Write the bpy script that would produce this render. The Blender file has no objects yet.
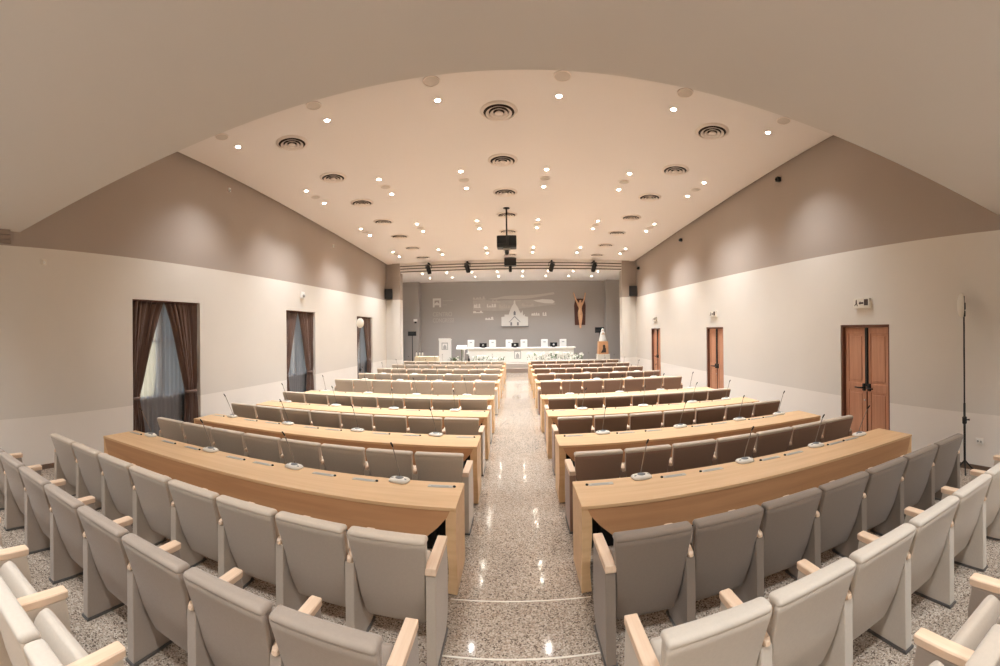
import bpy, bmesh, math, random
from mathutils import Vector, Matrix
random.seed(7)
PI = math.pi
scene = bpy.context.scene
COL = scene.collection

# ------------------------------------------------------------------ materials
def srgb(r, g, b):
    def f(c):
        c /= 255.0
        return c/12.92 if c <= .04045 else ((c+.055)/1.055)**2.4
    return (f(r), f(g), f(b), 1)

def new_mat(name):
    m = bpy.data.materials.new(name); m.use_nodes = True
    nt = m.node_tree
    return m, nt, nt.nodes['Principled BSDF']

def simple(name, col, rough=.6, metal=0, noise=0, nscale=40, bump=0, bscale=200, spec=None, sheen=0, coat=0):
    m, nt, b = new_mat(name)
    b.inputs['Base Color'].default_value = col
    b.inputs['Roughness'].default_value = rough
    b.inputs['Metallic'].default_value = metal
    if spec is not None: b.inputs['Specular IOR Level'].default_value = spec
    if sheen: b.inputs['Sheen Weight'].default_value = sheen
    if coat: b.inputs['Coat Weight'].default_value = coat
    if noise or bump:
        tc = nt.nodes.new('ShaderNodeTexCoord')
    if noise:
        n = nt.nodes.new('ShaderNodeTexNoise'); n.inputs['Scale'].default_value = nscale; n.inputs['Detail'].default_value = 4
        nt.links.new(tc.outputs['Object'], n.inputs['Vector'])
        mr = nt.nodes.new('ShaderNodeMapRange'); mr.inputs[3].default_value = 1-noise; mr.inputs[4].default_value = 1+noise
        nt.links.new(n.outputs[0], mr.inputs[0])
        mx = nt.nodes.new('ShaderNodeMix'); mx.data_type = 'RGBA'; mx.blend_type = 'MULTIPLY'; mx.inputs[0].default_value = 1
        mx.inputs[6].default_value = col
        nt.links.new(mr.outputs[0], mx.inputs[7])
        nt.links.new(mx.outputs[2], b.inputs['Base Color'])
    if bump:
        n2 = nt.nodes.new('ShaderNodeTexNoise'); n2.inputs['Scale'].default_value = bscale
        nt.links.new(tc.outputs['Object'], n2.inputs['Vector'])
        bp = nt.nodes.new('ShaderNodeBump'); bp.inputs['Strength'].default_value = bump; bp.inputs['Distance'].default_value = .002
        nt.links.new(n2.outputs[0], bp.inputs['Height']); nt.links.new(bp.outputs[0], b.inputs['Normal'])
    return m

def wood(name, c1, c2, axis='X', rough=.45, scale=6):
    m, nt, b = new_mat(name)
    tc = nt.nodes.new('ShaderNodeTexCoord'); mp = nt.nodes.new('ShaderNodeMapping')
    s = {'X': (.25, 4, 4), 'Y': (4, .25, 4), 'Z': (4, 4, .25)}[axis]
    mp.inputs['Scale'].default_value = s
    n = nt.nodes.new('ShaderNodeTexNoise'); n.inputs['Scale'].default_value = scale; n.inputs['Detail'].default_value = 6; n.inputs['Distortion'].default_value = .6
    cr = nt.nodes.new('ShaderNodeValToRGB')
    cr.color_ramp.elements[0].position = .3; cr.color_ramp.elements[0].color = c1
    cr.color_ramp.elements[1].position = .7; cr.color_ramp.elements[1].color = c2
    nt.links.new(tc.outputs['Object'], mp.inputs[0]); nt.links.new(mp.outputs[0], n.inputs['Vector'])
    nt.links.new(n.outputs[0], cr.inputs[0]); nt.links.new(cr.outputs[0], b.inputs['Base Color'])
    b.inputs['Roughness'].default_value = rough
    return m

def emit(name, col, strength):
    m = bpy.data.materials.new(name); m.use_nodes = True
    nt = m.node_tree; nt.nodes.clear()
    e = nt.nodes.new('ShaderNodeEmission'); e.inputs[0].default_value = col; e.inputs[1].default_value = strength
    o = nt.nodes.new('ShaderNodeOutputMaterial'); nt.links.new(e.outputs[0], o.inputs[0])
    return m

def wall_paint(name):
    """three painted bands: pale dado, off-white plaster, taupe upper band (the upper line climbs slightly)"""
    m, nt, b = new_mat(name)
    tc = nt.nodes.new('ShaderNodeTexCoord'); sp = nt.nodes.new('ShaderNodeSeparateXYZ')
    nt.links.new(tc.outputs['Object'], sp.inputs[0])
    def gt(out, v):
        g = nt.nodes.new('ShaderNodeMath'); g.operation = 'GREATER_THAN'; g.inputs[1].default_value = v
        nt.links.new(out, g.inputs[0]); return g.outputs[0]
    ma = nt.nodes.new('ShaderNodeMath'); ma.operation = 'MULTIPLY_ADD'
    ma.inputs[1].default_value = -.0088; nt.links.new(sp.outputs[1], ma.inputs[0]); nt.links.new(sp.outputs[2], ma.inputs[2])
    m1 = nt.nodes.new('ShaderNodeMix'); m1.data_type = 'RGBA'
    m1.inputs[6].default_value = srgb(238, 233, 226); m1.inputs[7].default_value = srgb(220, 215, 207)
    nt.links.new(gt(sp.outputs[2], .832), m1.inputs[0])
    m2 = nt.nodes.new('ShaderNodeMix'); m2.data_type = 'RGBA'
    m2.inputs[7].default_value = srgb(170, 158, 148)
    nt.links.new(m1.outputs[2], m2.inputs[6]); nt.links.new(gt(ma.outputs[0], 3.453), m2.inputs[0])
    n = nt.nodes.new('ShaderNodeTexNoise'); n.inputs['Scale'].default_value = .8; n.inputs['Detail'].default_value = 3
    nt.links.new(tc.outputs['Object'], n.inputs['Vector'])
    mr = nt.nodes.new('ShaderNodeMapRange'); mr.inputs[3].default_value = .95; mr.inputs[4].default_value = 1.05
    nt.links.new(n.outputs[0], mr.inputs[0])
    mx = nt.nodes.new('ShaderNodeMix'); mx.data_type = 'RGBA'; mx.blend_type = 'MULTIPLY'; mx.inputs[0].default_value = 1
    nt.links.new(m2.outputs[2], mx.inputs[6]); nt.links.new(mr.outputs[0], mx.inputs[7])
    nt.links.new(mx.outputs[2], b.inputs['Base Color'])
    b.inputs['Roughness'].default_value = .7; b.inputs['Specular IOR Level'].default_value = .25
    return m

def granite(name):
    m, nt, b = new_mat(name)
    tc = nt.nodes.new('ShaderNodeTexCoord')
    v = nt.nodes.new('ShaderNodeTexVoronoi'); v.inputs['Scale'].default_value = 105
    nt.links.new(tc.outputs['Object'], v.inputs['Vector'])
    sc = nt.nodes.new('ShaderNodeSeparateColor'); nt.links.new(v.outputs['Color'], sc.inputs[0])
    cr = nt.nodes.new('ShaderNodeValToRGB'); cr.color_ramp.interpolation = 'CONSTANT'
    e = cr.color_ramp.elements
    cols = [(0, srgb(104, 90, 79)), (.13, srgb(152, 137, 122)), (.36, srgb(179, 164, 148)), (.66, srgb(199, 185, 169)), (.9, srgb(165, 144, 128))]
    e[0].position, e[0].color = cols[0]; e[1].position, e[1].color = cols[1]
    for p, c in cols[2:]:
        q = e.new(p); q.color = c
    nt.links.new(sc.outputs[0], cr.inputs[0])
    # slab-to-slab tone and large clouds
    n = nt.nodes.new('ShaderNodeTexNoise'); n.inputs['Scale'].default_value = 2.2; n.inputs['Detail'].default_value = 3
    nt.links.new(tc.outputs['Object'], n.inputs['Vector'])
    mr = nt.nodes.new('ShaderNodeMapRange'); mr.inputs[3].default_value = .86; mr.inputs[4].default_value = 1.1
    nt.links.new(n.outputs[0], mr.inputs[0])
    mx = nt.nodes.new('ShaderNodeMix'); mx.data_type = 'RGBA'; mx.blend_type = 'MULTIPLY'; mx.inputs[0].default_value = 1
    nt.links.new(cr.outputs[0], mx.inputs[6]); nt.links.new(mr.outputs[0], mx.inputs[7])
    # joints between slabs: faint grid
    sp = nt.nodes.new('ShaderNodeSeparateXYZ'); nt.links.new(tc.outputs['Object'], sp.inputs[0])
    def M(op, a, bb, use=None):
        k = nt.nodes.new('ShaderNodeMath'); k.operation = op
        for i, x in enumerate((a, bb)):
            if x is None: continue
            if isinstance(x, (int, float)): k.inputs[i].default_value = x
            else: nt.links.new(x, k.inputs[i])
        return k.outputs[0]
    def joint(out, off, per, w):
        a = M('ADD', out, off + 100*per); a = M('MODULO', a, per); return M('LESS_THAN', a, w)
    jx = joint(sp.outputs[0], .3, .59, .004); jy = joint(sp.outputs[1], .215, .588, .004)
    j = M('MAXIMUM', jx, jy); j = M('MULTIPLY', j, .35)
    m2 = nt.nodes.new('ShaderNodeMix'); m2.data_type = 'RGBA'; m2.inputs[7].default_value = srgb(225, 214, 200)
    nt.links.new(j, m2.inputs[0]); nt.links.new(mx.outputs[2], m2.inputs[6])
    nt.links.new(m2.outputs[2], b.inputs['Base Color'])
    b.inputs['Roughness'].default_value = .07; b.inputs['Specular IOR Level'].default_value = .5
    return m

M_ = {}
M_['ceiling'] = simple('ceiling_paint', srgb(231, 224, 219), .85, spec=.15)
M_['soffit'] = simple('balcony_plaster', srgb(216, 209, 201), .85, noise=.03, nscale=.7, spec=.15)
M_['wall'] = wall_paint('wall_paint')
M_['taupe'] = simple('taupe_paint', srgb(152, 138, 127), .75, spec=.2)
M_['stagewall'] = simple('stage_grey_paint', srgb(168, 162, 157), .75, noise=.03, nscale=.6, spec=.2)
M_['granite'] = granite('speckled_granite')
M_['stage'] = simple('stage_stone', srgb(190, 180, 170), .35, noise=.08, nscale=30)
M_['riser'] = simple('stage_riser', srgb(150, 135, 124), .4, noise=.06, nscale=30)
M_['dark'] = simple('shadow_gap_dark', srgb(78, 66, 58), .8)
M_['skirt'] = simple('skirting_brown', srgb(112, 92, 78), .5)
M_['joint'] = simple('pale_floor_strip', srgb(238, 230, 216), .35)
M_['beech'] = wood('pale_beech', srgb(236, 208, 180), srgb(226, 193, 162), 'Y', .4, 8)
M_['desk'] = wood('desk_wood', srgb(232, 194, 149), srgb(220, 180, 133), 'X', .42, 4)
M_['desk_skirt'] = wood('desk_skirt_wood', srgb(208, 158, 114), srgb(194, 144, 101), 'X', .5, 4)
M_['blackmetal'] = simple('black_metal', srgb(26, 24, 23), .5)
M_['black'] = simple('black_plastic', srgb(22, 21, 21), .45)
M_['plate'] = simple('foot_plate_steel', srgb(112, 108, 104), .4, .6)
M_['silver'] = simple('brushed_aluminium', srgb(198, 194, 188), .35, .7)
M_['white'] = simple('white_lacquer', srgb(240, 238, 234), .35)
M_['offwhite'] = simple('offwhite_plastic', srgb(228, 222, 210), .45)
M_['grey'] = simple('grey_plastic', srgb(120, 122, 124), .45)
M_['michead'] = simple('mic_foam', srgb(62, 57, 53), .8)
M_['neck'] = simple('gooseneck_metal', srgb(164, 152, 140), .4, .3)
M_['lgrey'] = simple('pale_grey_print', srgb(176, 176, 174), .5)
M_['curtain'] = simple('brown_satin', srgb(98, 71, 58), .5, noise=.1, nscale=8, sheen=.3)
M_['door'] = wood('door_wood', srgb(204, 152, 122), srgb(190, 136, 107), 'Z', .4, 5)
M_['doorframe'] = simple('door_frame_brown', srgb(108, 66, 48), .45)
M_['vent'] = simple('vent_metal', srgb(230, 218, 208), .5)
M_['ventdark'] = simple('vent_throat', srgb(58, 46, 40), .9)
M_['grille'] = simple('speaker_grille', srgb(204, 194, 184), .7)
M_['lamp'] = emit('lamp_lens', (1, .93, .8, 1), 40)
M_['reliefw'] = simple('relief_white', srgb(214, 211, 206), .6)
M_['reliefs'] = simple('relief_silver', srgb(186, 179, 172), .45)
M_['reliefg'] = simple('relief_grey', srgb(178, 172, 166), .6, noise=.12, nscale=3)
M_['skin'] = simple('carved_limewood', srgb(222, 176, 138), .6, noise=.08, nscale=12)
M_['darkwood'] = wood('dark_walnut', srgb(92, 50, 36), srgb(70, 36, 26), 'Z', .5, 5)
M_['hair'] = simple('carved_hair', srgb(70, 42, 30), .8)
M_['green'] = simple('leaf_green', srgb(92, 112, 70), .6, noise=.2, nscale=20)
M_['petal'] = simple('white_petals', srgb(244, 242, 234), .7)
M_['cream'] = simple('cream_cloth', srgb(232, 214, 180), .8)
M_['whitecloth'] = simple('white_table_cladding', srgb(240, 237, 230), .5)
M_['ochre'] = simple('ochre_panel', srgb(214, 160, 116), .6, noise=.15, nscale=6)
M_['umber'] = simple('dark_painting', srgb(66, 48, 42), .6)
M_['screen'] = simple('dark_screen', srgb(30, 32, 36), .25)
M_['cable'] = simple('cable_white', srgb(200, 195, 188), .5)
M_['bottle'] = simple('bottle_green', srgb(120, 128, 112), .2)

def fabric(name, c):
    return simple(name, c, .85, noise=.06, nscale=60, bump=.25, bscale=900, sheen=.25, spec=.2)
F = {'beige': fabric('fabric_beige', srgb(212, 196, 177)),  # one beige seat cloth, with light and shade put into its tones
     'brown': fabric('fabric_beige_shaded', srgb(156, 124, 104)),
     'taupe': fabric('fabric_beige_light_shade', srgb(188, 173, 156)),
     'umber': fabric('fabric_beige_deep_shade', srgb(141, 126, 112)),
     'grey': fabric('fabric_beige_half_shade', srgb(166, 151, 137)),
     'cream': fabric('fabric_beige_lit', srgb(203, 191, 176))}

def sheer_mat():
    m = bpy.data.materials.new('sheer_voile'); m.use_nodes = True
    nt = m.node_tree; nt.nodes.clear()
    d = nt.nodes.new('ShaderNodeBsdfDiffuse'); d.inputs[0].default_value = srgb(150, 152, 156)
    t = nt.nodes.new('ShaderNodeBsdfTranslucent'); t.inputs[0].default_value = srgb(190, 196, 205)
    tr = nt.nodes.new('ShaderNodeBsdfTransparent')
    a = nt.nodes.new('ShaderNodeMixShader'); a.inputs[0].default_value = .5
    b = nt.nodes.new('ShaderNodeMixShader'); b.inputs[0].default_value = .35
    o = nt.nodes.new('ShaderNodeOutputMaterial')
    nt.links.new(d.outputs[0], a.inputs[1]); nt.links.new(t.outputs[0], a.inputs[2])
    nt.links.new(a.outputs[0], b.inputs[1]); nt.links.new(tr.outputs[0], b.inputs[2]); nt.links.new(b.outputs[0], o.inputs[0])
    return m
M_['sheer'] = sheer_mat()
def glass_mat():
    m = bpy.data.materials.new('window_glass'); m.use_nodes = True
    nt = m.node_tree; nt.nodes.clear()
    g = nt.nodes.new('ShaderNodeBsdfGlossy'); g.inputs['Roughness'].default_value = .02
    tr = nt.nodes.new('ShaderNodeBsdfTransparent'); fr = nt.nodes.new('ShaderNodeFresnel')
    b = nt.nodes.new('ShaderNodeMixShader'); o = nt.nodes.new('ShaderNodeOutputMaterial')
    nt.links.new(fr.outputs[0], b.inputs[0]); nt.links.new(tr.outputs[0], b.inputs[1]); nt.links.new(g.outputs[0], b.inputs[2]); nt.links.new(b.outputs[0], o.inputs[0])
    return m
M_['glass'] = glass_mat()

# ------------------------------------------------------------------ mesh builder
class MB:
    def __init__(s): s.v = []; s.f = []; s.sm = []; s.mi = []
    def add(s, vs, fs, smooth=False, mi=0):
        o = len(s.v); s.v += [tuple(v) for v in vs]
        for f in fs: s.f.append(tuple(i+o for i in f)); s.sm.append(smooth); s.mi.append(mi)
    def box(s, a, b, bev=0, mi=0):
        x0, y0, z0 = a; x1, y1, z1 = b
        x0, x1 = min(x0, x1), max(x0, x1); y0, y1 = min(y0, y1), max(y0, y1); z0, z1 = min(z0, z1), max(z0, z1)
        if bev <= 0:
            vs = [(x, y, z) for z in (z0, z1) for y in (y0, y1) for x in (x0, x1)]
            s.add(vs, [(0, 2, 3, 1), (4, 5, 7, 6), (0, 1, 5, 4), (2, 6, 7, 3), (0, 4, 6, 2), (1, 3, 7, 5)], False, mi); return s
        bm = bmesh.new(); bmesh.ops.create_cube(bm, size=1)
        bmesh.ops.scale(bm, vec=(x1-x0, y1-y0, z1-z0), verts=bm.verts)
        bmesh.ops.translate(bm, vec=((x0+x1)/2, (y0+y1)/2, (z0+z1)/2), verts=bm.verts)
        bmesh.ops.bevel(bm, geom=bm.edges[:], offset=bev, segments=2, affect='EDGES', profile=.6)
        bm.verts.index_update()
        s.add([v.co for v in bm.verts], [[v.index for v in f.verts] for f in bm.faces], False, mi); bm.free(); return s
    def prism(s, pts, axis, a, b, bev=0, mi=0, smooth=False):
        """outline pts (2D, counter-clockwise) extruded along axis from a to b, optional bevel"""
        def P(p, t):
            return {'x': (t, p[0], p[1]), 'y': (p[0], t, p[1]), 'z': (p[0], p[1], t)}[axis]
        n = len(pts)
        bm = bmesh.new()
        A = [bm.verts.new(P(p, a)) for p in pts]; B = [bm.verts.new(P(p, b)) for p in pts]
        bm.faces.new(A[::-1]); bm.faces.new(B)
        for i in range(n): bm.faces.new((A[i], A[(i+1) % n], B[(i+1) % n], B[i]))
        bmesh.ops.recalc_face_normals(bm, faces=bm.faces)
        if bev: bmesh.ops.bevel(bm, geom=bm.edges[:], offset=bev, segments=2, affect='EDGES', profile=.6, clamp_overlap=True)
        bm.verts.index_update()
        s.add([v.co for v in bm.verts], [[v.index for v in f.verts] for f in bm.faces], smooth, mi); bm.free(); return s
    def rings(s, rings, caps=True, smooth=True, mi=0, closed=True):
        n = len(rings[0]); vs = [v for r in rings for v in r]; fs = []
        for i in range(len(rings)-1):
            for j in range(n if closed else n-1):
                k = (j+1) % n
                fs.append((i*n+j, i*n+k, (i+1)*n+k, (i+1)*n+j))
        if caps and closed:
            fs.append(tuple(range(n))[::-1]); fs.append(tuple((len(rings)-1)*n+j for j in range(n)))
        s.add(vs, fs, smooth, mi); return s
    def lathe(s, prof, c=(0, 0, 0), n=24, caps=True, smooth=True, mi=0, axis='z'):
        R = []
        for r, h in prof:
            ring = []
            for j in range(n):
                a = 2*PI*j/n; x, y = r*math.cos(a), r*math.sin(a)
                p = {'z': (x, y, h), 'y': (x, -h, y), 'x': (h, x, y)}[axis]
                ring.append((p[0]+c[0], p[1]+c[1], p[2]+c[2]))
            R.append(ring)
        return s.rings(R, caps, smooth, mi)
    def tube(s, pts, r, n=10, mi=0, smooth=True):
        pts = [Vector(p) for p in pts]; rs = r if isinstance(r, (list, tuple)) else [r]*len(pts)
        R = []
        for i, p in enumerate(pts):
            d = (pts[min(i+1, len(pts)-1)]-pts[max(i-1, 0)]).normalized()
            u = d.cross(Vector((0, 0, 1))) if abs(d.z) < .95 else d.cross(Vector((0, 1, 0)))
            u.normalize(); w = d.cross(u)
            R.append([tuple(p+rs[i]*(math.cos(2*PI*j/n)*u+math.sin(2*PI*j/n)*w)) for j in range(n)])
        return s.rings(R, True, smooth, mi)
    def ball(s, c, r, n=12, m=8, sc=(1, 1, 1), mi=0):
        prof = [(max(1e-4, r*math.sin(PI*i/m)), -r*math.cos(PI*i/m)) for i in range(m+1)]
        R = [[(c[0]+sc[0]*q*math.cos(2*PI*j/n), c[1]+sc[1]*q*math.sin(2*PI*j/n), c[2]+sc[2]*h) for j in range(n)] for q, h in prof]
        return s.rings(R, True, True, mi)
    def mesh(s, name, mats):
        me = bpy.data.meshes.new(name); me.from_pydata(s.v, [], s.f)
        for m in (mats if isinstance(mats, (list, tuple)) else [mats]): me.materials.append(m)
        me.polygons.foreach_set('use_smooth', s.sm); me.polygons.foreach_set('material_index', s.mi)
        bm = bmesh.new(); bm.from_mesh(me); bmesh.ops.recalc_face_normals(bm, faces=bm.faces); bm.to_mesh(me); bm.free()
        me.update(); return me

def link(name, me, parent=None, loc=None, rotz=None):
    o = bpy.data.objects.new(name, me); COL.objects.link(o)
    if parent: o.parent = parent
    if loc: o.location = loc
    if rotz is not None: o.rotation_euler.z = rotz
    return o
def build(name, mb, mat, parent=None, loc=None, rotz=None):
    return link(name, mb.mesh(name, mat), parent, loc, rotz)
def tag(o, label, cat, group=None, kind=None):
    o['label'] = label; o['category'] = cat
    if group: o['group'] = group
    if kind: o['kind'] = kind
    return o
def empty(name, loc=(0, 0, 0), rotz=0):
    o = bpy.data.objects.new(name, None); COL.objects.link(o); o.location = loc; o.rotation_euler.z = rotz
    o.empty_display_size = .1; return o
def thing(name, label, cat, loc=(0, 0, 0), rotz=0, group=None):
    return tag(empty(name, loc, rotz), label, cat, group)
def struct(name, mb, mat, parent=None):
    o = build(name, mb, mat, parent)
    if parent is None: o['kind'] = 'structure'
    return o
ORD = ['first', 'second', 'third', 'fourth', 'fifth', 'sixth', 'seventh', 'eighth', 'ninth', 'tenth', 'eleventh', 'twelfth']

# ------------------------------------------------------------------ room constants (metres, camera eye at height 2.1)
XL, XR = -6.03, 5.50
YB, YP, YW = -3.2, 19.0, 24.5          # back of hall, proscenium, stage back wall
def ceil_z(y): return 5.888 - .031*y
WINS = [(4.78, 6.57), (10.06, 11.80), (15.34, 17.12)]; WZ = (0, 2.755); SILL = .82
DOORS = [(4.61, 5.80), (10.46, 11.56), (15.72, 16.86)]; DZ = 2.155

# floor
struct('floor', MB().box((XL-.6, YB-.2, -.12), (XR+.8, YW+.3, 0)), M_['granite'])
for i, y in enumerate((2.725, 3.312)):
    o = struct('trim_%d' % (i+1), MB().box((-.54, y-.006, 0), (.56, y+.006, .003)), M_['joint'])

def side_wall(name, x0, x1, holes, ztop):
    """wall slab between x0 (room face) and x1 with rectangular openings cut through it"""
    mb = MB(); ys = [YB, *[v for h in holes for v in h[:2]], YP+.45]
    for i in range(0, len(ys)-1):
        a, b = ys[i], ys[i+1]
        if i % 2 == 0: mb.box((x0, a, 0), (x1, b, ztop))
        else:
            h = holes[i//2]
            mb.box((x0, a, h[3]), (x1, b, ztop))
            if h[2] > 0: mb.box((x0, a, 0), (x1, b, h[2]))
    return struct(name, mb, M_['wall'])
side_wall('wall_left', XL, XL-.35, [(a, b, WZ[0], WZ[1]) for a, b in WINS], 6.1)
side_wall('wall_right', XR, XR+.35, [(a, b, 0, DZ) for a, b in DOORS], 6.1)
struct('wall_back', MB().box((XL-.35, YB-.2, 0), (XR+.35, YB, 6.1)), M_['wall'])
# sloping ceiling slab over the hall, with a dark shadow gap along each wall
mb = MB(); G = .07
pts = [(2.0, ceil_z(2.0)), (YP+.45, ceil_z(YP+.45)), (YP+.45, 6.3), (2.0, 6.3)]
mb.prism(pts, 'x', XL+G, XR-G); struct('ceiling', mb, M_['ceiling'])
for i, (a, b) in enumerate(((XL, XL+G), (XR-G, XR))):
    mb = MB(); pts = [(2.0, ceil_z(2.0)+.05), (YP, ceil_z(YP)+.05), (YP, ceil_z(YP)+.12), (2.0, ceil_z(2.0)+.12)]
    struct('trim_%d' % (i+3), mb.prism(pts, 'x', a, b), M_['dark'])
# balcony over the camera: soffit edge at y = 2.6
struct('ceiling_balcony', MB().box((XL, YB, 3.695), (XR, 2.6, 4.35), 0), M_['soffit'])
struct('wall_balcony', MB().box((XL, 2.2, 4.35), (XR, 2.35, 6.0)), M_['soffit'])
# cornice moulding on the left wall under the balcony
mb = MB()
mb.box((XL, YB, 3.62), (XL+.10, 2.40, 3.695)); mb.box((XL, YB, 3.55), (XL+.06, 2.42, 3.62)); mb.box((XL, YB, 3.50), (XL+.03, 2.44, 3.55))
struct('trim_5', mb, M_['taupe'])
# skirting boards
def baseboard(name, xa, xb, gaps):
    mb = MB(); ys = [YB, *[v for g in gaps for v in g], YP]
    for i in range(0, len(ys), 2): mb.box((xa, ys[i], 0), (xb, ys[i+1], .075))
    struct(name, mb, M_['skirt'])
baseboard('baseboard_left', XL, XL+.015, [])
baseboard('baseboard_right', XR-.015, XR, DOORS)

# ------------------------------------------------------------------ proscenium and stage
for nm, xa, xb, xm in (('wall_pier_left', XL, -5.31, -5.68), ('wall_pier_right', XR, 4.80, 5.17)):
    mb = MB(); mb.box((xa, YP+.12, 0), (xb, YP+.45, 5.32)); mb.box((xm, YP, 0), (xb, YP+.12, 5.3))
    struct(nm, mb, M_['wall'])
mb = MB()                                   # stepped beam over the stage opening
for z0, z1, y0 in ((5.18, 5.36, YP-.02), (5.06, 5.13, YP+.02), (4.925, 5.015, YP+.05), (4.86, 4.88, YP+.08)):
    mb.box((-5.31, y0, z0), (4.80, YP+.45, z1))
struct('beam_proscenium', mb, M_['ceiling'])
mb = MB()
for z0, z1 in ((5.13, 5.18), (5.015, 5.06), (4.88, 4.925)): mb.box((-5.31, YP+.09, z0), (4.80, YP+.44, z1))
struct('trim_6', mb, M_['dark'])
struct('ceiling_stage', MB().box((-6.9, YP+.3, 5.0), (6.4, YW+.2, 5.12)), M_['ceiling'])
struct('wall_stage_back', MB().box((-6.9, YW, 0), (6.4, YW+.2, 5.1)), M_['stagewall'])
struct('wall_stage_left', MB().box((-6.9, YP+.45, 0), (-6.55, YW, 5.1)), M_['stagewall'])
struct('wall_stage_right', MB().box((6.05, YP+.45, 0), (6.4, YW, 5.1)), M_['stagewall'])
for nm, xa, xb in (('column_left', -6.55, -5.58), ('column_right', 5.08, 6.05)):
    struct(nm, MB().box((xa, YW-.65, 0), (xb, YW, 5.0), .01), M_['stagewall'])
struct('door_4', MB().box((-6.55, 23.25, .44), (-6.52, 23.8, 2.95), .005), M_['blackmetal'])
mb = MB()
mb.box((-6.55, 21.85, 0), (6.05, YW, .44), .01)
struct('floor_stage', mb, M_['stage'])
mb = MB(); mb.box((-5.2, 21.5, 0), (4.7, 21.85, .22), .01); struct('floor_stage_step', mb, M_['riser'])

# ------------------------------------------------------------------ windows, drapes
CZ = 2.735
def ss(t): t = max(0, min(1, t)); return t*t*(3-2*t)
def drape_mesh(y0, ymid, tie_y, tie_w, side, seed):
    """curtain gathered to the jamb at tie height; y0 jamb side, ymid meeting point at the top. returns verts grid"""
    rnd = random.Random(seed); ph = rnd.random()*6
    NU, NV = 64, 40; zt = .95; V = []
    for j in range(NV+1):
        z = CZ - (CZ-.03)*j/NV
        if z >= zt:
            t = (CZ-z)/(CZ-zt); inner = ymid + (tie_y-ymid)*(t**.85) + side*.0; k = 1
            outer = y0
        else:
            t = (zt-z)/(zt-.03); inner = tie_y + (tie_w)*ss(t*1.4); outer = y0
        w = abs(inner-outer)
        for i in range(NU+1):
            u = i/NU
            y = outer + (inner-outer)*u
            amp = .035 + .02*math.sin(ph+u*9)
            sq = 1 - .55*math.exp(-((z-zt)/.12)**2)
            x = XL-.11 + sq*amp*math.sin(2*PI*7*u + .5*math.sin(z*3+ph)) + .012*math.sin(2*PI*17*u+ph)
            V.append((x, y + .008*math.sin(2*PI*13*u+z*2), z))
    fs = []
    for j in range(NV):
        for i in range(NU):
            a = j*(NU+1)+i; fs.append((a, a+1, a+NU+2, a+NU+1))
    mb = MB(); mb.add(V, fs, True); return mb
def solid(o, th):
    m = o.modifiers.new('thickness', 'SOLIDIFY'); m.thickness = th; m.offset = 0
for wi, (a, b) in enumerate(WINS):
    nm = ORD[wi]
    w = empty('window_%d' % (wi+1), (0, 0, 0)); w['kind'] = 'structure'
    fr = MB(); X0, X1 = XL-.33, XL-.27
    fr.box((X0, a, SILL), (X1, a+.07, WZ[1])); fr.box((X0, b-.07, SILL), (X1, b, WZ[1]))
    fr.box((X0, a, SILL), (X1, b, SILL+.08)); fr.box((X0, a, WZ[1]-.08), (X1, b, WZ[1]))
    m = (a+b)/2; fr.box((X0, m-.05, SILL), (X1, m+.05, WZ[1])); fr.box((X0, a, 1.95), (X1, b, 2.0))
    build('window_frame', fr, M_['white'], w)
    build('window_pane', MB().box((XL-.305, a+.05, SILL+.05), (XL-.295, b-.05, WZ[1]-.05)), M_['glass'], w)
    build('window_sill', MB().box((XL-.34, a, 0), (XL-.262, b, SILL)).box((XL-.34, a, SILL), (XL-.25, b, SILL+.03)), M_['taupe'], w)
    hd = MB().box((XL-.16, a+.01, CZ), (XL-.05, b-.01, WZ[1]-.002)); build('curtain_track', hd, M_['doorframe'], w)
    order = ('nearest the camera', 'middle one along the left wall', 'nearest the stage')[wi]
    wn = ('window nearest the balcony', 'middle window of the left wall', 'window nearest the stage')[wi]
    ym = m - .02
    for sd, y0, ty, tw, wrd in ((1, a+.012, a+.24, .10, 'near-side'), (-1, b-.012, b-.34, -.02, 'far-side')):
        d = build('drape', drape_mesh(y0, ym-sd*.008, ty, tw, sd, wi*2+sd), M_['curtain'])
        solid(d, .004)
        tag(d, 'brown satin drape tied back, %s half at the %s' % (wrd, wn), 'curtain', 'tied-back brown drapes')
        tb = MB(); yy = (y0+ty)/2; hw = abs(ty-y0)/2+.015
        tb.rings([[(XL-.11+.075*math.cos(2*PI*k/20), yy+hw*math.sin(2*PI*k/20), .93+dz) for k in range(20)] for dz in (-.025, .025)], True)
        build('tieback', tb, M_['curtain'], d)
    # sheer voile between and behind the drapes
    V = []; NU, NV = 90, 8
    for j in range(NV+1):
        z = 2.73-(2.73-.03)*j/NV
        for i in range(NU+1):
            u = i/NU; V.append((XL-.22+.018*math.sin(2*PI*15*u+.4*math.sin(z)), a+.02+(b-a-.04)*u, z))
    fs = [(j*(NU+1)+i, j*(NU+1)+i+1, (j+1)*(NU+1)+i+1, (j+1)*(NU+1)+i) for j in range(NV) for i in range(NU)]
    mb = MB(); mb.add(V, fs, True)
    tag(build('sheer_curtain', mb, M_['sheer']), 'translucent grey sheer curtain behind brown drapes, %s' % wn, 'curtain', 'grey sheers')

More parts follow.
